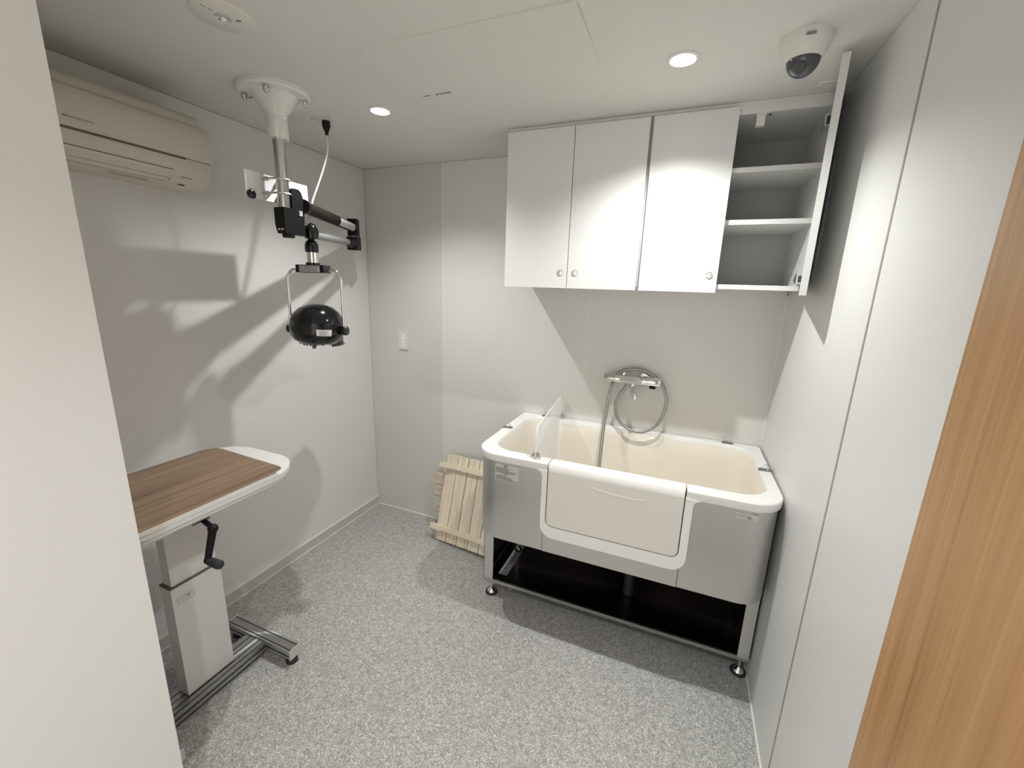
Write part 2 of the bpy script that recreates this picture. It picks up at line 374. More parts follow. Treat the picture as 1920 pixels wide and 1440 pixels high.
cx, cy = 2.190, -0.745
t = root('security_camera', 'white dome camera with smoked lens on the ceiling', 'camera', (cx, cy, H))
obj('housing', lathe(B(), (cx, cy, H), (0, 0, -1), [(0, 0.062), (0.010, 0.062), (0.022, 0.060), (0.040, 0.053), (0.052, 0.046), (0.056, 0.043), (0.056, 0.001)], 44), 'plastic', t, smooth=True)
obj('dome', lathe(B(), (cx, cy, H - 0.055), (0, 0, -1), [(0, 0.041)] + [(0.041 * math.sin(a), 0.041 * math.cos(a)) for a in (0.15, .35, .6, .85, 1.1, 1.3, 1.5)], 36), 'dome', t, smooth=True)
lb = lathe(B(), (cx - .004, cy - .012, H - 0.068), (-.3, -.75, -.6), [(0, .016), (.022, .016), (.028, .012), (.028, .001)], 20)
obj('camera_eye', lb, 'smoke', t, smooth=True)
obj('status_sticker', bx(cx - .012, cx + .010, cy - .0650, cy - .0605, H - .021, H - .015), 'ink_grey', t)

t = root('ceiling_plate', 'small white rectangular ceiling fitting beside the open cabinet door', 'fitting', (2.325, -.43, H))
b = B(); prism(b, rrect(2.292, 2.350, -.448, -.425, .002, 2), 'z', H - .003, H)
obj('plate_frame', b, 'board', t); obj('plate_insert', bx(2.296, 2.346, -.4445, -.4285, H - .0036, H - .001), 'ac', t)

# outlet in the ceiling for the dryer
t = root('ceiling_outlet', 'white square socket plate on the ceiling with black plug in it', 'outlet', (.41, -.69, H))
obj('socket_plate', prism(B(), rrect(.350, .462, -.730, -.648, .004, 3), 'z', H - .006, H), 'plastic', t, bevel=0.001, seg=1)

# duplex wall outlet on the left back-wall panel
ox, oz = 0.273, 1.244
t = root('wall_outlet', 'white double socket on the left wall panel above the boards', 'outlet', (ox, 0, oz - .058))
obj('cover_plate', prism(B(), rrect(ox - .034, ox + .034, oz - .057, oz + .057, .004, 3), 'y', -.009, 0), 'plastic', t, bevel=0.0012, seg=1)
for dz in (.022, -.022):
    obj('socket', prism(B(), rrect(ox - .014, ox + .014, oz + dz - .018, oz + dz + .018, .005, 3), 'y', -.0105, -.008), 'board', t)
    for dx in (-.006, .006): obj('slot', bx(ox + dx - .001, ox + dx + .001, -.0109, -.010, oz + dz + .002, oz + dz + .011), 'ink_grey', t)
    obj('slot', cyl(B(), (ox, -.0109, oz + dz - .007), (ox, -.010, oz + dz - .007), .0025, n=10), 'ink', t)

# ================================================================== AIR CONDITIONER
AY0, AY1 = -1.790, -1.082
t = root('air_conditioner', 'ivory wall air conditioner under the ceiling on the left wall', 'air conditioner', (0.0, (AY0 + AY1) / 2, 1.94))
prof = [(0, 1.943), (0.10, 1.943), (0.150, 1.952), (0.182, 1.975), (0.192, 2.010), (0.190, 2.034), (0.150, 2.040), (0.150, 2.150), (0.160, 2.158), (0.155, 2.180), (0.135, 2.205), (0.10, 2.216), (0, 2.216)]
obj('body', prism(B(), prof, 'y', AY0, AY1), 'ac', t, bevel=0.014, seg=4, smooth=True)
# front panel: curved slab
fp = [(0.150, 2.036), (0.193, 2.036), (0.2035, 2.046), (0.205, 2.080), (0.200, 2.125), (0.186, 2.152), (0.176, 2.160), (0.150, 2.160)]
obj('front_panel', prism(B(), fp, 'y', AY0, AY1 + .004), 'ac', t, bevel=0.005, seg=3, smooth=True)
obj('panel_gap', bx(.150, .1945, AY0 + .01, AY1 - .09, 2.0305, 2.0365), 'ac_dark', t)
# air flap, lower front
def onface(s):   # point on the lower front curve, s 0..1 from the top of the face down under the body
    P = [(0.1925, 2.020), (0.1925, 2.005), (0.1835, 1.976), (0.151, 1.9515), (0.10, 1.9425)]
    L = [0]
    for i in range(4): L.append(L[-1] + math.dist(P[i], P[i + 1]))
    d = s * L[-1]
    for i in range(4):
        if d <= L[i + 1] or i == 3:
            k = (d - L[i]) / (L[i + 1] - L[i]); return (P[i][0] + (P[i + 1][0] - P[i][0]) * k, P[i][1] + (P[i + 1][1] - P[i][1]) * k)
def strip(s0, s1, y0, y1, off, m, name, n=8):
    bm = B(); pts = []
    for i in range(n + 1):
        s = s0 + (s1 - s0) * i / n; p = onface(s); q = onface(min(1, s + .01)); dx, dz = q[0] - p[0], q[1] - p[1]; l = math.hypot(dx, dz) or 1
        pts.append((p, (-dz / l, dx / l)))
    outer = [(p[0] + nn[0] * off, p[1] + nn[1] * off) for p, nn in pts]; inner = [(p[0] - nn[0] * .004, p[1] - nn[1] * .004) for p, nn in pts]
    prism(bm, outer + inner[::-1], 'y', y0, y1); return obj(name, bm, m, t, smooth=True)
strip(0.24, 0.72, AY0 + .02, AY1 - .135, 0.0004, 'ac_dark', 'flap_gap')
strip(0.255, 0.50, AY0 + .02, AY1 - .137, 0.0025, 'ac', 'air_flap')
strip(0.515, 0.66, AY0 + .02, AY1 - .139, 0.0025, 'ac', 'air_flap')
marks((.2065, -1.510, 2.064), (0, 1, 0), (0, 0, 1), .075, [(0, .12), (0.0002, 1)], 'ink_soft', t, h=.0035, seed=1)
p = onface(.40); marks((p[0] + .0026, AY1 - .105, p[1] + .001), (0, 1, 0), (.5, 0, .86), .036, [(0, 1)], 'ink_grey', t, h=.0035, seed=2)
p = onface(.86); marks((p[0] + .002, AY1 - .300, p[1] - .002), (0, 1, 0), (.85, 0, .2), .13, [(0, .9), (.008, .95)], 'ink_soft', t, h=.005, seed=7)
p = onface(.72); obj('receiver_window', bx(p[0] - .006, p[0] + .002, AY1 - .095, AY1 - .075, p[1] - .003, p[1] + .0006), 'ink', t)

# ================================================================== CEILING-HUNG DRYER
PX, PY = 0.437, -0.972
t = root('hanging_dryer', 'black pet dryer on folding arm hung from a white ceiling pole', 'dryer', (PX, PY, H))
obj('ceiling_flange', lathe(B(), (PX, PY, H), (0, 0, -1), [(0, .128), (.012, .128), (.018, .122), (.018, .085), (.024, .080), (.050, .060), (.078, .040), (.086, .0375), (.088, .001)], 48), 'powder', t, smooth=True)
obj('pole_sleeve', lathe(B(), (PX, PY, H - .080), (0, 0, -1), [(0, .0375), (.082, .0375), (.084, .0365), (.084, .024)], 32), 'powder', t, smooth=True)
for a in (35, 125, 215, 305):
    a = math.radians(a); bxp = (PX + .105 * math.cos(a), PY + .105 * math.sin(a))
    b = cyl(B(), (*bxp, H - .018), (*bxp, H - .026), .0125, n=6); cyl(b, (*bxp, H - .026), (*bxp, H - .034), .0105, .009, 12); sph(b, (*bxp, H - .034), .009, n=10)
    obj('flange_nut', b, 'satin', t, smooth=True)
obj('flange_slot', bx(PX - .105, PX - .075, PY - .030, PY - .026, H - .0192, H - .0178), 'ink', t)
obj('flange_slot', bx(PX - .069, PX - .057, PY - .030, PY - .026, H - .0192, H - .0178), 'ink', t)
obj('pole', cyl(B(), (PX, PY, 2.14), (PX, PY, 1.84), .0225, n=32), 'pole', t, smooth=True)
# white plate behind the pole, with a round knob
obj('bracket_plate', prism(B(), [(-1.080, 1.914), (-1.080, 2.012), (-.792, 2.012), (-.792, 1.914), (-.950, 1.920), (-.957, 1.935), (-.968, 1.945), (-.972, 1.960)][0:4], 'x', .368, .372), 'board', t)
obj('plate_knob', lathe(B(), (.372, -1.066, 1.925), (1, 0, 0), [(0, .008), (.004, .008), (.005, .0165), (.013, .0165), (.015, .014), (.015, .001)], 24), 'black', t, smooth=True)
for z in (1.992, 1.940):
    b = tube(B(), [(.364, PY - .032, z), (.415, PY - .033, z), (PX + .012, PY - .024, z), (PX + .027, PY, z), (PX + .012, PY + .024, z), (.415, PY + .033, z), (.364, PY + .032, z)], .004, 8, 5)
    cyl(b, (.366, PY - .033, z), (.396, PY - .033, z), .008, n=6); cyl(b, (.366, PY + .033, z), (.396, PY + .033, z), .008, n=6)
    obj('u_bolt', b, 'satin', t, smooth=True)
# black mounting box
b = B(); prism(b, [(.410, 1.888), (.410, 1.822), (.420, 1.790), (.464, 1.790), (.464, 1.888)], 'y', PY - .027, PY + .045)
obj('pole_clamp', b, 'black_satin', t, bevel=.004)
b = B(); prism(b, [(-.950, 1.880), (-.946, 1.962), (-.938, 1.968), (-.912, 1.968), (-.900, 1.958), (-.892, 1.935), (-.892, 1.790), (-.950, 1.790)], 'x', .424, .453)
hb = obj('mounting_box', b, 'black_satin', t, bevel=.004)
obj('box_foot', cyl(B(), (.440, PY + .006, 1.792), (.440, PY + .006, 1.776), .024, .022, 20), 'black_satin', t, smooth=True)
obj('rating_sticker', bx(.4525, .4538, -.944, -.902, 1.868, 1.886), 'sticker', t)
marks((.4540, -.941, 1.884), (0, 1, 0), (0, 0, 1), .036, [(0.001, 1), (.0085, .9)], 'ink', t, h=.004, seed=9)
marks((.424, PY - .0274, 1.809), (1, 0, 0), (0, 0, 1), .034, [(0, 1)], 'sticker', t, h=.007, seed=6)
# upper boom to the elbow
E1 = Vector((.172, -.302, 1.909)); A1 = Vector((.445, -.884, 1.909))
d = (E1 - A1).normalized()
obj('boom_arm', cyl(B(), A1, E1 - d * .01, .0250, n=24), 'tube', t, smooth=True)
obj('boom_collar', lathe(B(), A1 + d * -.01, d, [(0, .028), (.02, .028), (.035, .0255), (.035, .01)], 24), 'black_satin', t, smooth=True)
b = B(); side = Vector((d.y, -d.x, 0)).normalized()
# sticker wrapped on the camera side of the boom
pts = []
nrm = side if side.dot(Vector((1.96, -2.27, 1.6)) - E1) > 0 else -side
bm = B()
for i in range(5):
    an = math.radians(-62 + i * 24); q = nrm * math.cos(an) + Vector((0, 0, 1)) * math.sin(an)
    pts.append(q)
L = [[bm.verts.new(A1 + d * s + q * .0255) for q in pts] for s in (.375, .600)]
for i in range(4): bm.faces.new((L[0][i], L[0][i + 1], L[1][i + 1], L[1][i]))
obj('boom_sticker', bm, 'sticker', t)
marks(A1 + d * .390 + nrm * .0250 + Vector((0, 0, -.002)), d, (0, 0, 1), .20, [(0, 1), (.008, .9), (.016, .95)], 'ink_grey', t, h=.004, seed=12)
# elbow
def obox(bm, c, ax, hx, hy, hz):
    ax = Vector(ax).normalized(); ay = Vector((-ax.y, ax.x, 0)); az = Vector((0, 0, 1)); c = Vector(c)
    v = [bm.verts.new(c + ax * hx * i + ay * hy * j + az * hz * k) for i in (-1, 1) for j in (-1, 1) for k in (-1, 1)]
    for f in ((0, 1, 3, 2), (4, 6, 7, 5), (0, 4, 5, 1), (2, 3, 7, 6), (0, 2, 6, 4), (1, 5, 7, 3)): bm.faces.new([v[i] for i in f])
    return bm
obj('elbow_upper', obox(B(), E1 + Vector((0, 0, .000)), d, .025, .026, .046), 'black_satin', t, bevel=.012, seg=3)
obj('elbow_ring', cyl(B(), E1 + Vector((0, 0, -.046)), E1 + Vector((0, 0, -.055)), .026, n=24), 'satin', t, smooth=True)
H2 = Vector((.440, -.855, 1.803)); E2 = E1 + Vector((0, 0, -.085)); d2 = (H2 - E2).normalized()
obj('elbow_lower', obox(B(), E2, d2, .038, .028, .036), 'black_satin', t, bevel=.010, seg=3)
obj('forearm_socket', lathe(B(), E2 + d2 * .02, d2, [(0, .028), (.04, .027), (.10, .021), (.10, .01)], 24), 'black_satin', t, smooth=True)
obj('forearm', cyl(B(), E2 + d2 * .06, H2 - d2 * .02, .0165, n=24), 'grey_tube', t, smooth=True)
obj('arm_lock_lever', lathe(B(), H2 - d2 * .035 + Vector((0, 0, .012)), -d2 + Vector((0, 0, .05)), [(0, .016), (.04, .010), (.11, .006), (.115, .001)], 16), 'smoke', t, smooth=True)
# swivel head, stem, handle bar, dryer
hx_, hy_ = .438, -.853
obj('swivel_cap', lathe(B(), (hx_ + .004, hy_, 1.783), (0, 0, 1), [(0, .016), (.002, .027), (.028, .0305), (.046, .0265), (.061, .017), (.068, .001)], 28), 'black', t, smooth=True)
obj('swivel_neck', lathe(B(), (hx_, hy_, 1.786), (0, 0, -1), [(0, .013), (.008, .014), (.013, .022), (.028, .0275), (.046, .028), (.058, .026), (.059, .01)], 28), 'black', t, smooth=True)
obj('stem', cyl(B(), (hx_, hy_, 1.728), (hx_, hy_, 1.683), .0240, n=28), 'chrome', t, smooth=True)
obj('stem_collar', cyl(B(), (hx_, hy_, 1.685), (hx_, hy_, 1.674), .029, n=28), 'black', t, smooth=True)
YC, YS = math.cos(math.radians(15)), math.sin(math.radians(15)); yv = Vector((YC, YS, 0)); nv = Vector((YS, -YC, 0))
hp = Vector((hx_, hy_, 0))
obj('handle_block', obox(B(), hp + Vector((0, 0, 1.659)), yv, .064, .028, .0165), 'black', t, bevel=.004)
obj('block_sticker', obox(B(), hp + nv * .0285 + Vector((0, 0, 1.659)), yv, .047, .0005, .0135), 'sticker', t)
marks(hp + nv * .0292 - yv * .044 + Vector((0, 0, 1.671)), yv, (0, 0, 1), .088, [(0, 1), (.008, .95), (.0165, .9)], 'ink_grey', t, h=.005, seed=14)
obj('handle_bar', tube(B(), [hp + yv * a_ + Vector((0, 0, z)) for a_, z in ((-.127, 1.396), (-.127, 1.50), (-.126, 1.600), (-.122, 1.628), (-.108, 1.648), (-.085, 1.655), (0, 1.656), (.085, 1.655), (.108, 1.648), (.122, 1.628), (.126, 1.600), (.127, 1.50), (.127, 1.396))], .0062, 12, 5), 'chrome', t, smooth=True)
hc = Vector((hx_, hy_, 1.415)); ZT = .094
obj('dryer_housing', lathe(B(), (hc.x, hc.y, hc.z + ZT), (0, 0, -1), [(h_ * 1.15, r_ * 1.08) for h_, r_ in ((0, .001), (.001, .020), (.006, .043), (.016, .066), (.034, .087), (.056, .100), (.082, .106), (.106, .104), (.122, .099), (.138, .087), (.150, .070), (.157, .046), (.160, .020), (.161, .001))], 48), 'black', t, smooth=True)
for s_ in (-1, 1):
    obj('pivot_knob', lathe(B(), hp + yv * s_ * .104 + Vector((0, 0, 1.394)), yv * s_, [(0, .015), (.006, .017), (.010, .0200), (.036, .0200), (.039, .0175), (.039, .001)], 24), 'black', t, smooth=True)
# intake grille slits under the housing
for i, xo in enumerate((-.078, -.058, -.038, -.018, .002, .024, .046, .066)):
    b = B(); pp = []
    for k in range(6):
        a = k / 5; r_ = (.056 + a * .036) * 1.08
        off = nv * math.sqrt(max(r_ ** 2 - xo ** 2, .0004)) + yv * xo
        pp.append((hc.x + off.x, hc.y + off.y, hc.z + ZT - (.1565 - a * .026) * 1.15 - .001))
    tube(b, pp, .0026, 6, 2); obj('intake_slit', b, 'smoke', t)
obj('drain_screw', cyl(B(), (hc.x + .004, hc.y - .03, hc.z - .088), (hc.x + .004, hc.y - .03, hc.z - .103), .008, n=12), 'smoke', t, smooth=True)
def wrap(a0, a1, z0, z1, name, m, slope=0):
    bm = B(); prf = [(ZT - .056 * 1.15, .108), (ZT - .082 * 1.15, .1145), (ZT - .106 * 1.15, .1123), (ZT - .122 * 1.15, .1069), (ZT - .138 * 1.15, .094)]
    def rad(z):
        dz = z - hc.z
        for (h0, r0), (h1, r1) in zip(prf, prf[1:]):
            if h1 <= dz <= h0: return r0 + (r1 - r0) * (h0 - dz) / (h0 - h1)
        return .108
    nA, nZ = 8, 4; V = []
    for i in range(nA + 1):
        a = math.radians(a0 + (a1 - a0) * i / nA)
        V.append([bm.verts.new((hc.x + math.cos(a) * (rad(z) + .0012), hc.y + math.sin(a) * (rad(z) + .0012), z)) for z in [z0 + (z1 - z0) * j / nZ - slope * i / nA for j in range(nZ + 1)]])
    for i in range(nA):
        for j in range(nZ): bm.faces.new((V[i][j], V[i + 1][j], V[i + 1][j + 1], V[i][j + 1]))
    return obj(name, bm, m, t)
wrap(-46, -14, 1.378, 1.406, 'warning_sticker', 'board', .004)
wrap(-138, -124, 1.362, 1.400, 'rating_label', 'sticker')
for i, (za, fr) in enumerate(((1.401, .5), (1.395, .9), (1.389, .7), (1.383, .95))):
    a = math.radians(-40); c0 = Vector((hc.x + math.cos(a) * .1160, hc.y + math.sin(a) * .1160, za)); ux = Vector((-math.sin(a + .16), math.cos(a + .16), 0))
    marks(c0, ux, (0, 0, 1), .038, [(0, fr)], 'ink_grey', t, h=.0025, seed=20 + i)
nz = Vector((.384, -.748, 1.366)); nd = Vector((-.42, .82, -.30)).normalized()
obj('nozzle', lathe(B(), nz - nd * .02, nd, [(0, .048), (.06, .045), (.115, .040), (.130, .036), (.155, .034), (.155, .024)], 28), 'black', t, smooth=True)
obj('nozzle_ring', lathe(B(), nz + nd * .105, nd, [(0, .037), (.006, .039), (.020, .0375), (.024, .034)], 28), 'smoke', t, smooth=True)
obj('nozzle_tip', lathe(B(), nz + nd * .138, (.1, .15, -1), [(-.010, .024), (.015, .029), (.034, .033), (.034, .024)], 24), 'smoke', t, smooth=True)
# cord and plug
obj('plug', lathe(B(), (.410, -.698, H - .006), (0, 0, -1), [(0, .017), (.018, .018), (.032, .013), (.044, .0075), (.056, .007), (.056, .001)], 20), 'black_satin', t, smooth=True)
obj('power_cord', tube(B(), [(.410, -.698, 2.242), (.416, -.704, 2.21), (.422, -.715, 2.16), (.412, -.735, 2.09), (.395, -.755, 2.02), (.380, -.775, 1.955), (.380, -.800, 1.885), (.395, -.835, 1.850), (.420, -.868, 1.842), (.440, -.885, 1.850)], .0042, 10, 8), 'cord', t, smooth=True)
obj('thin_cord', tube(B(), [(PX - .034, PY + .010, 2.20), (.385, PY + .022, 2.13), (.352, PY + .045, 2.06), (.346, PY + .05, 1.99), (.350, PY + .045, 1.92), (.372, PY + .03, 1.88), (.406, PY, 1.862)], .0022, 8, 8), 'cord', t, smooth=True)

# ================================================================== WALL CABINETS
CY = -.355; CT, CB = H - .012, 1.628
def cab_board(name, par, a, m='laminate', lab=None): return obj(name, bx(*a), m, par, label=lab, bevel=.0008, seg=1)
def knob(par, x, z, y):
    k = obj('door_lock', lathe(B(), (x, y, z), (0, -1, 0), [(0, .0125), (.003, .0125), (.004, .0105), (.0035, .008), (.006, .0075), (.0065, .001)], 20), 'chrome', par, smooth=True)
    return k
DF = CY - .019
c1 = root('wall_cabinet', 'white two-door wall cabinet hung at the left of the pair', 'cabinet', (1.455, -.18, CB), group='white wall cabinets above the tub')
ax0, ax1 = 1.146, 1.757
cab_board('side_board', c1, (ax0, ax0 + .018, CY, -.001, CB, CT)); cab_board('side_board', c1, (ax1 - .018, ax1, CY, -.001, CB, CT))
cab_board('bottom_board', c1, (ax0 + .018, ax1 - .018, CY, -.001, CB, CB + .018)); cab_board('top_board', c1, (ax0 + .018, ax1 - .018, CY, -.001, CT - .018, CT))
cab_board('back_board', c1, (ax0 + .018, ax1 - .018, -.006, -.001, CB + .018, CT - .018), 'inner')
for x0, x1, kx in ((1.146, 1.4515, 1.420), (1.4545, 1.757, 1.488)):
    dd = obj('cabinet_door', bx(x0, x1, DF, CY - .001, 1.612, 2.280), 'laminate', c1, bevel=.0012, seg=1)
    knob(dd, kx, 1.680, DF)
c2 = root('wall_cabinet', 'white wall cabinet with its right door open and shelves showing', 'cabinet', (2.075, -.18, CB), group='white wall cabinets above the tub')
bx0, bx1 = 1.770, 2.380
cab_board('side_board', c2, (bx0, bx0 + .018, CY, -.001, CB, CT)); cab_board('side_board', c2, (bx1 - .018, bx1, CY, -.001, CB, CT))
cab_board('bottom_board', c2, (bx0 + .018, bx1 - .018, CY, -.001, CB, CB + .018)); cab_board('top_board', c2, (bx0 + .018, bx1 - .018, CY, -.001, CT - .030, CT))
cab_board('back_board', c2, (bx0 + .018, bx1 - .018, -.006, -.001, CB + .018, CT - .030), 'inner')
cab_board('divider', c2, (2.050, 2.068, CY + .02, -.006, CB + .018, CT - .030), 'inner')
for z in (2.062, 1.874):
    cab_board('shelf', c2, (2.068, bx1 - .018, CY + .012, -.006, z, z + .018)); cab_board('shelf', c2, (bx0 + .018, 2.050, CY + .012, -.006, z, z + .018))
dd = obj('cabinet_door', bx(1.770, 2.070, DF, CY - .001, 1.612, 2.280), 'laminate', c2, bevel=.0012, seg=1); knob(dd, 2.041, 1.680, DF)
# open door swung out at right angles
dd = obj('cabinet_door', prism(B(), [(2.2955, -.666), (2.3155, -.670), (2.3785, -.366), (2.3590, -.362)], 'z', 1.612, 2.284), 'laminate', c2, label='open cabinet door', bevel=.0012, seg=1)
for z in (2.20, 1.672):
    b = bx(2.334, 2.356, -.400, -.372, z - .018, z + .018); box(b, 2.346, 2.362, -.372, -.300, z - .008, z + .008)
    obj('hinge', b, 'chrome', c2, bevel=.001, seg=1)
    obj('hinge_arm', bx(2.340, 2.3545, -.404, -.384, z - .013, z + .011), 'ink', c2)
b = bx(2.128, 2.160, -.350, -.300, CT - .038, CT - .030); box(b, 2.130, 2.158, -.352, -.330, CT - .072, CT - .036)
obj('door_catch', b, 'plastic', c2, bevel=.003); obj('catch_screw', cyl(B(), (2.174, -.335, CT - .030), (2.174, -.335, CT - .034), .004, n=10), 'ink', c2)
obj('filler_strip', bx(ax0, bx1, CY - .002, CY + .02, CT, H - .001), 'laminate', c2)
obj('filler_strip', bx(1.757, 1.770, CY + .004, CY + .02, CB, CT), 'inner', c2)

# ================================================================== BATH TUB
TX0, TX1, TY0, TY1, TZ = 1.138, 2.386, -.672, -.004, .878
DX0, DX1 = 1.500, 2.050            # door span in the front rim
t = root('dog_bath', 'cream dog grooming bath with stainless body beside the right wall', 'bathtub', ((TX0 + TX1) / 2, (TY0 + TY1) / 2, 0))
GAPX = [DX0 - .0025, DX0 + .0025, DX1 - .0025, DX1 + .0025]
NX = [1.72, 1.745, 1.775, 1.83, 1.885, 1.915, 1.94]
def outline(x0, x1, y0, y1, r, k=8, notch=None):
    """ccw from the front-left corner; same vertex count for every call."""
    pts = []
    def arc(cx, cy, a0, q):
        for i in range(k + 1): pts.append((cx + q * math.cos(a0 + i * PI / 2 / k), cy + q * math.sin(a0 + i * PI / 2 / k)))
    arc(x0 + r[0], y0 + r[0], PI, r[0])
    for x in [GAPX[0], GAPX[1], 1.775, GAPX[2], GAPX[3]]: pts.append((x, y0))
    arc(x1 - r[1], y0 + r[1], 1.5 * PI, r[1]); pts.append((x1, (y0 + y1) / 2))
    arc(x1 - r[2], y1 - r[2], 0, r[2])
    for x in NX[::-1]:
        y = y1
        if notch and 1.73 < x < 1.93: y = notch
        pts.append((x, y))
    arc(x0 + r[3], y1 - r[3], .5 * PI, r[3]); pts.append((x0, (y0 + y1) / 2))
    return pts
RO = (.115, .115, .022, .022)
def lvl(o_, z): return [(x, y, z) for x, y in o_]
ro = lambda i: outline(TX0 + i, TX1 - i, TY0 + i, TY1 - i, tuple(max(q - i, .006) for q in RO))
ri = lambda i, nt=-.020: outline(TX0 + .058 + i, TX1 - .044 - i, TY0 + .062 + i, TY1 - .040 - i, tuple(max(q - i, .03) for q in (.115, .115, .12, .12)), notch=(None if nt is None else nt - i * .5))
sec = [lvl(ri(.004), .855), lvl(ri(.0025), .873), lvl(ri(-.0015), TZ), lvl(ro(.004), TZ), lvl(ro(.0), TZ - .0045), lvl(ro(0), TZ - .012), lvl(ro(0), .846), lvl(ro(.003), .842), lvl(ro(.022), .842)]
bm = B(); L = [[bm.verts.new(p) for p in s] for s in sec]; n = len(L[0]); fi = 9
gapseg = set(range(9, 13))          # between GAPX[0] and GAPX[3]
for i in range(len(L) - 1):
    for j in range(n):
        if j in gapseg: continue
        bm.faces.new((L[i][j], L[i][(j + 1) % n], L[i + 1][(j + 1) % n], L[i + 1][j]))
for j in (9, 13): bm.faces.new([L[i][j] for i in range(len(L))])
obj('rim', bm, 'rim', t, smooth=True)
# basin
bm = B()
lv = [ri(.004), ri(.010, -.028), ri(.022, -.040), ri(.034, -.074), ri(.050, None), ri(.075, None), ri(.11, None)]
zs = [.856, .835, .78, .54, .487, .472, .468]
front_low = []
rs = [lvl(o_, z) for o_, z in zip(lv, zs)]
LL = [[bm.verts.new(p) for p in r] for r in rs]
for i in range(len(LL) - 1):
    for j in range(n): bm.faces.new((LL[i][j], LL[i][(j + 1) % n], LL[i + 1][(j + 1) % n], LL[i + 1][j]))
bm.faces.new(LL[-1])
obj('basin', bm, 'basin', t, smooth=True)
# outer shell: three stainless sheets following the outline
def shell(jrange, z0, z1, name, inset=.010, m='steel'):
    o1, o2 = ro(inset), ro(inset + .0015)
    bm = B(); pts = [o1[j % n] for j in jrange]; q = [o2[j % n] for j in jrange]
    return prism(bm, pts + q[::-1], 'z', z0, z1)
iF0 = 9; iF1 = 13                     # indices of GAPX[0] and GAPX[3]
def sheet(pts, z0, z1, name, m='steel', rb=0.0):
    # open polyline of (x,y) thickened inwards by 1.5 mm
    P = [Vector((x, y)) for x, y in pts]; Q = []
    for i, p in enumerate(P):
        d_ = (P[min(i + 1, len(P) - 1)] - P[max(i - 1, 0)]).normalized(); Q.append((p.x - d_.y * .0015, p.y + d_.x * .0015))
    return obj(name, prism(B(), [tuple(p) for p in P] + Q[::-1], 'z', z0, z1), m, t, smooth=True)
o1 = ro(.010); PZ = .450
left = [o1[-1 - 0]] + [o1[j] for j in range(0, 9)] + [(1.4865, o1[9][1])]
left = [(o1[-1][0], -.03)] + left
sheet(left, PZ, .843, 'side_sheet')
ctr = [(1.4885, o1[9][1]), (2.0575, o1[9][1])]
sheet(ctr, PZ - .002, .60, 'centre_sheet')
right = [(2.0595, o1[9][1])] + [o1[j] for j in range(14, 23)] + [(o1[23][0], -.03)]
sheet(right, PZ, .843, 'side_sheet')
obj('body_underside', prism(B(), [(x, y) for x, y in ro(.0135)], 'z', PZ + .002, PZ + .006), 'under', t)
# moulded U frame on the front
fy0, fy1 = TY0 - .0018, TY0 + .012
UX0, UX1, UZ = 1.476, 2.080, .528
def uarc(cx, cz, a0, a1, r, k=7): return [(cx + r * math.cos(a0 + (a1 - a0) * i / k), cz + r * math.sin(a0 + (a1 - a0) * i / k)) for i in range(k + 1)]
outer = [(UX0 - .026 + .026 * math.sin(a), .817 + .026 * math.cos(a)) for a in (.15, .5, .8, 1.1, 1.35, 1.57)] + uarc(UX0 + .06, UZ + .06, PI, 1.5 * PI, .06) + uarc(UX1 - .06, UZ + .06, 1.5 * PI, 2 * PI, .06) + [(UX1 + .026 - .026 * math.sin(a), .817 + .026 * math.cos(a)) for a in (1.57, 1.35, 1.1, .8, .5, .15)]
ix0, ix1, iz = DX0 - .001, DX1 + .001, .582
inner = [(ix1, .846)] + uarc(ix1 - .032, iz + .032, 2 * PI, 1.5 * PI, .032) + uarc(ix0 + .032, iz + .032, 1.5 * PI, PI, .032) + [(ix0, .846)]
obj('door_frame', prism(B(), outer + inner, 'y', fy0, fy1), 'rim', t, bevel=.0025, smooth=True)
obj('door_frame_seal', prism(B(), [(ix0 - .001, .84)] + uarc(ix0 + .032, iz + .032, PI, 1.5 * PI, .033) + uarc(ix1 - .032, iz + .032, 1.5 * PI, 2 * PI, .033) + [(ix1 + .001, .84)], 'y', fy1 - .004, fy1), 'dark_joint', t)
# lift-out door
dx0, dx1, dz_ = DX0 + .0035, DX1 - .0035, .5875
dpoly = [(dx0, .846)] + uarc(dx0 + .028, dz_ + .028, PI, 1.5 * PI, .028) + uarc(dx1 - .028, dz_ + .028, 1.5 * PI, 2 * PI, .028) + [(dx1, .846)]
dr = obj('bath_door', prism(B(), dpoly, 'y', fy0 + .0005, fy1 - .003), 'doorf', t, bevel=.0025, smooth=True, label='beige lift-out door in the front of the bath')
top = [(TY0 - .001, .846), (TY0 - .001, .8735), (TY0 + .003, .8785), (TY0 + .0605, .8785), (TY0 + .0645, .873), (TY0 + .066, .846)]
obj('door_cap', prism(B(), top, 'x', dx0, dx1), 'rim', dr, bevel=.001, smooth=True)
obj('grip_line', tube(B(), [(1.690, fy0 + .0006, .812), (1.74, fy0 + .0006, .803), (1.80, fy0 + .0006, .798), (1.86, fy0 + .0006, .797), (1.905, fy0 + .0006, .803)], .0008, 6, 5), 'doorf', dr, smooth=True)
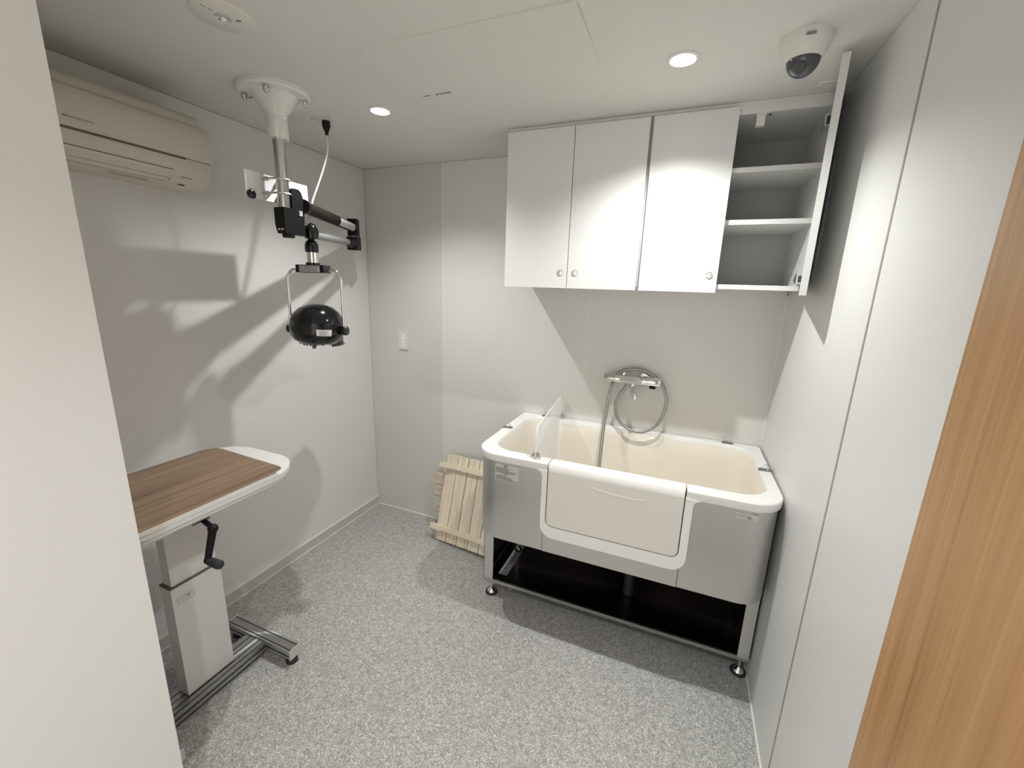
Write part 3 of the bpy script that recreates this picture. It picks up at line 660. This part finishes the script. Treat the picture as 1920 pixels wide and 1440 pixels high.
# stickers
yS = o1[9][1] - .0012
obj('caution_sticker', bx(1.250, 1.366, yS, yS + .001, .752, .830), 'sticker', t, label='white caution sticker with printed lines')
marks((1.254, yS - .0002, .8135), (1, 0, 0), (0, 0, 1), .108, [(0, .50), (.0055, .6), (.011, .55), (.0165, .9), (.022, .85)], 'ink', t, h=.0028, seed=31)
marks((1.254, yS - .0002, .7745), (1, 0, 0), (0, 0, 1), .108, [(0, .45), (.0055, .7), (.011, .75), (.0165, .98)], 'ink', t, h=.0028, seed=33)
text('警告', .011, (1.302, yS - .0005, .8215), (1, 0, 0), (0, 0, 1), 'ink', t)
text('注意', .010, (1.302, yS - .0005, .7815), (1, 0, 0), (0, 0, 1), 'ink', t)
obj('maker_sticker', bx(2.226, 2.298, yS, yS + .001, .806, .829), 'sticker', t)
marks((2.230, yS - .0002, .822), (1, 0, 0), (0, 0, 1), .046, [(0, .9), (.006, .6)], 'ink_soft', t, h=.003, seed=35)
marks((2.264, yS - .0002, .816), (1, 0, 0), (0, 0, 1), .026, [(0, .5), (.005, .7)], 'ink', t, h=.0028, seed=36)
# lower frame
LY = -.530
for x0, x1 in ((1.139, 1.190), (2.340, 2.386)):
    obj('frame_post', bx(x0, x1, LY, LY + .002, .098, PZ + .003), 'steel', t)
    sx = x0 if x0 < 2 else x1 - .002
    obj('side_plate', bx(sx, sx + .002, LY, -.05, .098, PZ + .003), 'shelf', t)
    for yy in (LY + .03, -.085):
        xf = 1.172 if x0 < 2 else 2.360
        b = cyl(B(), (xf, yy, .004), (xf, yy, .012), .033, .030, 28)
        ft = obj('foot_ring', b, 'rubber', t, smooth=True)
        b = lathe(B(), (xf, yy, .011), (0, 0, 1), [(0, .024), (.006, .021), (.014, .012), (.020, .006), (.088, .006), (.088, .001)], 22)
        obj('levelling_foot', b, 'chrome', t, smooth=True)
obj('front_rail', bx(1.139, 2.386, LY - .001, LY + .012, .088, .106), 'steelh', t, bevel=.001, seg=1)
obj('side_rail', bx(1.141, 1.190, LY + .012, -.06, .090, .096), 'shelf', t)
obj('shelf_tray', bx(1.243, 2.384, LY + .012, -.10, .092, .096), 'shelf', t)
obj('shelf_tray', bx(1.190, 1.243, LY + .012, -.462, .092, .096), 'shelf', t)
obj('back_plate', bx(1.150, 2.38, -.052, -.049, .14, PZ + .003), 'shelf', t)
obj('drain_pipe', cyl(cyl(B(), (1.86, -.33, .455), (1.86, -.33, .37), .045, n=24), (1.86, -.33, .38), (1.86, -.33, .10), .025, n=20), 'under', t, smooth=True)
for x in (1.62, 1.98):
    obj('bolt_cap', lathe(B(), (x, -.615, PZ + .002), (0, 0, -1), [(0, .02), (.012, .02), (.03, .011), (.03, .001)], 16), 'satin', t, smooth=True)
obj('frame_bolt', sph(B(), (1.1425, -.45, .20), .008, sx=.4), 'chrome', t)
# tether cleats on the rim and partition clips
def cleat(x, y, ang):
    c, s = math.cos(ang), math.sin(ang)
    b = B(); pts = [(x + c * px - s * py, y + s * px + c * py) for px, py in rrect(-.026, .026, -.013, .013, .009, 3)]
    prism(b, pts, 'z', TZ - .001, TZ + .004)
    k = obj('tether_cleat', b, 'cleat', t, bevel=.001, seg=1)
    b = tube(B(), [(x - c * .009, y - s * .009, TZ + .003), (x - c * .010, y - s * .010, TZ + .014), (x, y, TZ + .023), (x + c * .010, y + s * .010, TZ + .014), (x + c * .009, y + s * .009, TZ + .003)], .0032, 8, 4)
    obj('cleat_ring', b, 'chrome', k, smooth=True)
cleat(1.163, -.315, 0.15); cleat(1.285, -.024, 0.0); cleat(2.240, -.026, 0.0); cleat(2.362, -.320, 0.1)
for (x, y) in ((1.432, -.642), (1.373, -.022)):
    b = B()
    for s in (-1, 1):
        pp = [(x + s * .0045, TZ - .002)] + [(x + s * (.0045 + .017 * math.cos(a)), TZ + .028 * math.sin(a)) for a in (0, .4, .8, 1.2, PI / 2)]
        prism(b, pp, 'y', y - .007, y + .007)
    obj('partition_clip', b, 'satin', t, bevel=.001, seg=1)

# acrylic divider standing in the clips
pr = root('acrylic_divider', 'clear frosted divider sheet standing across the left of the bath', 'divider', (1.402, -.33, .50))
def gl(y): return 1.432 + (1.373 - 1.432) * (y + .642) / .62
gp = [(-.5555, .52), (-.5555, .80), (-.602, .882), (-.648, .884), (-.648, .975), (-.642, .998), (-.622, 1.021), (-.035, 1.021), (-.022, 1.012), (-.018, .990), (-.018, .886), (-.075, .880), (-.075, .80), (-.095, .52)]
def sheetp(poly, th, m, name, par):
    bm = rings(B(), [[(gl(y) - th, y, z) for y, z in poly], [(gl(y) + th, y, z) for y, z in poly]])
    return obj(name, bm, m, par)
sheetp(gp, .002, 'glass', 'sheet', pr)
obj('polished_edge', tube(B(), [(gl(y), y, z) for y, z in gp[3:10]], .0022, 6, 1, smooth=False), 'glass_edge', pr)

# ================================================================== TAP AND HOSE
t = root('mixer_tap', 'chrome thermostatic shower tap on the wall above the bath', 'tap', (1.755, 0, 1.09))
ty, tz = -.072, 1.157
obj('tap_body', cyl(B(), (1.665, ty, tz), (1.830, ty, tz + .001), .0195, n=28), 'chrome', t, smooth=True)
b = B(); prism(b, [(1.688, tz + .006), (1.706, tz + .020), (1.788, tz + .021), (1.806, tz + .006), (1.800, tz - .016), (1.694, tz - .016)], 'y', ty - .024, ty - .004)
obj('tap_face', b, 'sticker', t, bevel=.004, smooth=True)
marks((1.702, ty - .0245, tz + .014), (1, 0, 0), (0, 0, 1), .088, [(0, .9), (.008, .8)], 'ink_soft', t, h=.0035, seed=41)
obj('temperature_handle', lathe(B(), (1.668, ty, tz), (-1, 0, 0), [(0, .0235), (.004, .0250), (.052, .0250), (.056, .022), (.057, .001)], 28), 'satin', t, smooth=True)
obj('flow_handle', lathe(B(), (1.829, ty, tz + .001), (1, 0, 0), [(0, .022), (.006, .0232), (.060, .0232), (.066, .020), (.067, .001)], 28), 'chrome', t, smooth=True)
for x in (1.69, 1.81):
    obj('wall_union', lathe(B(), (x, -.0005, tz), (0, -1, 0), [(0, .030), (.006, .030), (.010, .016), (.060, .014), (.060, .001)], 26), 'chrome', t, smooth=True)
b = cyl(B(), (1.760, ty - .004, tz - .012), (1.760, ty - .004, tz - .038), .0115, n=20); cyl(b, (1.760, ty - .004, tz - .032), (1.760, ty - .004, tz - .044), .0135, n=20)
obj('spout_joint', b, 'chrome', t, smooth=True)
obj('spout', tube(B(), [(1.760, ty - .004, tz - .036), (1.763, ty - .016, tz - .050), (1.771, ty - .036, tz - .064), (1.778, ty - .048, tz - .072), (1.780, ty - .052, tz - .086)], .0130, 14, 4), 'chrome', t, smooth=True)
obj('hose_holder', lathe(B(), (1.857, ty, tz - .018), (0, -.1, -1), [(0, .016), (.012, .017), (.016, .014), (.016, .001)], 20), 'black_satin', t, smooth=True)
hs = [(1.742, -.060, 1.142), (1.722, -.064, 1.110), (1.698, -.072, 1.070), (1.681, -.075, 1.010), (1.703, -.075, .936), (1.762, -.078, .893), (1.832, -.080, .888), (1.905, -.076, .944),
      (1.933, -.066, 1.050), (1.916, -.052, 1.118), (1.884, -.040, 1.165), (1.812, -.034, 1.203), (1.750, -.033, 1.209), (1.695, -.036, 1.192), (1.668, -.060, 1.158), (1.656, -.094, 1.120), (1.644, -.104, 1.040), (1.638, -.125, .920), (1.641, -.175, .800), (1.648, -.225, .690), (1.680, -.30, .560), (1.74, -.33, .485)]
obj('shower_hose', tube(B(), hs, .0084, 14, 7), 'hose', t, smooth=True)
obj('hand_shower', lathe(B(), (1.74, -.33, .490), (1, -.1, -.05), [(0, .010), (.06, .013), (.12, .014), (.15, .026), (.165, .028), (.165, .001)], 20), 'plastic', t, smooth=True)

# ================================================================== GROOMING TABLE
t = root('grooming_table', 'wood-topped grooming table on a crank column with aluminium feet', 'table', (.39, -1.46, 0))
TZt = .900
x0, x1, y0, y1 = .160, .624, -1.785, -1.128
def ttop(ins, k=10): return rrect(x0 + ins, x1 - ins, y0 + ins, y1 - ins, (.13, .13, .15, .15) if ins == 0 else tuple(q - ins for q in (.13, .13, .15, .15)), k)
b = rings(B(), [[(x, y, z) for x, y in ttop(i)] for i, z in ((.012, TZt - .030), (.003, TZt - .029), (.001, TZt - .024), (.001, TZt - .017), (.004, TZt - .0155), (.004, TZt - .0135), (0, TZt - .012), (0, TZt - .003), (.002, TZt))])
obj('tabletop', b, 'tray', t, smooth=True)
b = rings(B(), [[(x, y, z) for x, y in ttop(i)] for i, z in ((.020, TZt - .050), (.010, TZt - .048), (.006, TZt - .040), (.010, TZt - .032))])
obj('tabletop_edging', b, 'tray_edge', t, smooth=True)
# wood surface runs to the long edges, stopping short of the rounded white end
wp = [(x0 + .001, -1.700), (x1 - .001, -1.700), (x1 - .001, -1.262), (x1 - .020, -1.256), (x1 - .022, -1.232), (x1 - .034, -1.219), (x1 - .060, -1.214), (x0 + .060, -1.196), (x0 + .030, -1.200), (x0 + .010, -1.222), (x0 + .001, -1.240)]
obj('wood_surface', prism(B(), wp, 'z', TZt - .001, TZt + .0025), 'table', t)
obj('edge_lip', prism(B(), [(x1 - .0015, -1.700), (x1 + .0012, -1.700), (x1 + .0012, -1.262), (x1 - .0015, -1.262)], 'z', TZt - .008, TZt + .0035), 'tray', t)
obj('lifting_column', bx(.350, .398, -1.540, -1.385, .52, TZt - .050), 'column', t, bevel=.003)
obj('column_sleeve', bx(.345, .404, -1.548, -1.376, .072, .532), 'column', t, bevel=.003)
obj('sleeve_collar', bx(.343, .4055, -1.5495, -1.3745, .530, .536), 'dark_joint', t)
b = B(); xs = .4046; ys0, ys1, zs0, zs1 = -1.533, -1.478, .462, .486
for a_ in ((ys0, ys1, zs1, zs1 + .001), (ys0, ys1, zs0, zs0 + .001), (ys0, ys0 + .001, zs0, zs1), (ys1, ys1 + .001, zs0, zs1)): box(b, xs - .0008, xs + .0002, a_[0], a_[1], a_[2], a_[3])
obj('maker_sticker', b, 'ink_soft', t)
marks((xs, -1.529, .477), (0, 1, 0), (0, 0, 1), .025, [(0, .9)], 'ink_soft', t, h=.003, seed=51)
marks((xs, -1.502, .481), (0, 1, 0), (0, 0, 1), .018, [(0, .9), (.005, .6)], 'ink_grey', t, h=.003, seed=52)
# crank
obj('crank_bracket', bx(.498, .556, -1.528, -1.474, .815, .851), 'black_satin', t, bevel=.003)
b = cyl(B(), (.545, -1.499, .828), (.628, -1.512, .818), .0085, n=14)
obj('crank_shaft', b, 'black_satin', t, smooth=True)
cr = Vector((.634, -1.514, .818)); ce = Vector((.638, -1.545, .722))
b = cyl(B(), cr, ce, .0125, .010, 14); sph(b, cr, .0155, n=14); sph(b, ce, .0115, n=12)
obj('crank_arm', b, 'black_satin', t, smooth=True)
obj('crank_handle', lathe(B(), ce, Vector((.075, .012, -.012)), [(0, .010), (.01, .013), (.045, .0145), (.052, .012), (.052, .001)], 18), 'rubber', t, smooth=True)
# feet: slotted aluminium profiles
obj('base_spine', bx(.325, .437, -1.690, -1.262, .028, .068), 'alu', t, bevel=.003)
for xg in (.352, .379, .406, .430): obj('profile_groove', bx(xg - .0022, xg + .0022, -1.690, -1.262, .0672, .0686), 'groove', t)
obj('profile_groove', bx(.4366, .4376, -1.690, -1.262, .044, .051), 'groove', t)
for yc in (-1.236, -1.700):
    obj('cross_foot', bx(.197, .583, yc - .027, yc + .026, .036, .075), 'alu', t, bevel=.002)
    for yg in (-.017, .015): obj('profile_groove', bx(.197, .583, yc + yg - .0022, yc + yg + .0022, .0742, .0756), 'groove', t)
    obj('profile_groove', bx(.197, .583, yc - .0277, yc - .0268, .047, .054), 'groove', t)
    obj('end_cap', bx(.583, .588, yc - .029, yc + .028, .034, .078), 'tray_edge', t, bevel=.001, seg=1)
    obj('end_cap', bx(.192, .197, yc - .029, yc + .028, .034, .078), 'tray_edge', t, bevel=.001, seg=1)
    for xf in (.225, .560): obj('foot_pad', lathe(B(), (xf, yc, 0.0), (0, 0, 1), [(0, .024), (.012, .024), (.018, .018), (.036, .012), (.036, .001)], 22), 'rubber', t, smooth=True)

# ================================================================== DUCKBOARDS
def duckboard(label, loc, rot, n_slats=5, bat=True):
    """local frame: x across the slats, z along them, y- is the face with the battens."""
    t = root('duckboard', label, 'duckboard', loc, group='wooden duckboards beside the bath', local=True)
    t.rotation_euler = rot
    pw, L_ = .0795, .548
    for i in range(n_slats):
        xa = i * .0845
        b = prism(B(), rrect(xa, xa + pw, 0, L_, (.004 if i else .012, .004, .004, .004 if i else .012), 3), 'y', 0, .013)
        for v in b.verts: pass
        obj('slat', b, 'pine', t, bevel=.0012, seg=1)
    Wd = n_slats * .0845 - .005
    for z0 in (.066, L_ - .088):
        e0 = -.040
        pf = [(e0, 0), (e0, -.024), (e0 + .008, -.034), (.050, -.034), (.058, -.021), (Wd - .060, -.021), (Wd - .052, -.034), (Wd + .032, -.034), (Wd + .040, -.024), (Wd + .040, 0)]
        obj('batten', prism(B(), pf, 'z', z0, z0 + .028), 'pine_side', t, bevel=.0012, seg=1)
    return t
yaw = math.radians(-8.6); lean = math.radians(18.0)
t1 = duckboard('pale wooden duckboard leaning in front beside the bath', (.640, -.225, .014), (0, 0, 0))
t1.rotation_euler = (Matrix.Rotation(yaw, 3, 'Z') @ Matrix.Rotation(-lean, 3, 'X') @ Matrix.Rotation(math.radians(-2.4), 3, 'Y')).to_euler()
# second board on its side behind the first: slats run along the wall
t2 = duckboard('pale wooden duckboard on its side, against the wall behind the other', (.530, -.050, .047), (0, 0, 0), 4)
t2.rotation_euler = (Matrix.Rotation(math.radians(-2), 3, 'X') @ Matrix(((0, 0, 1), (0, -1, 0), (1, 0, 0)))).to_euler()
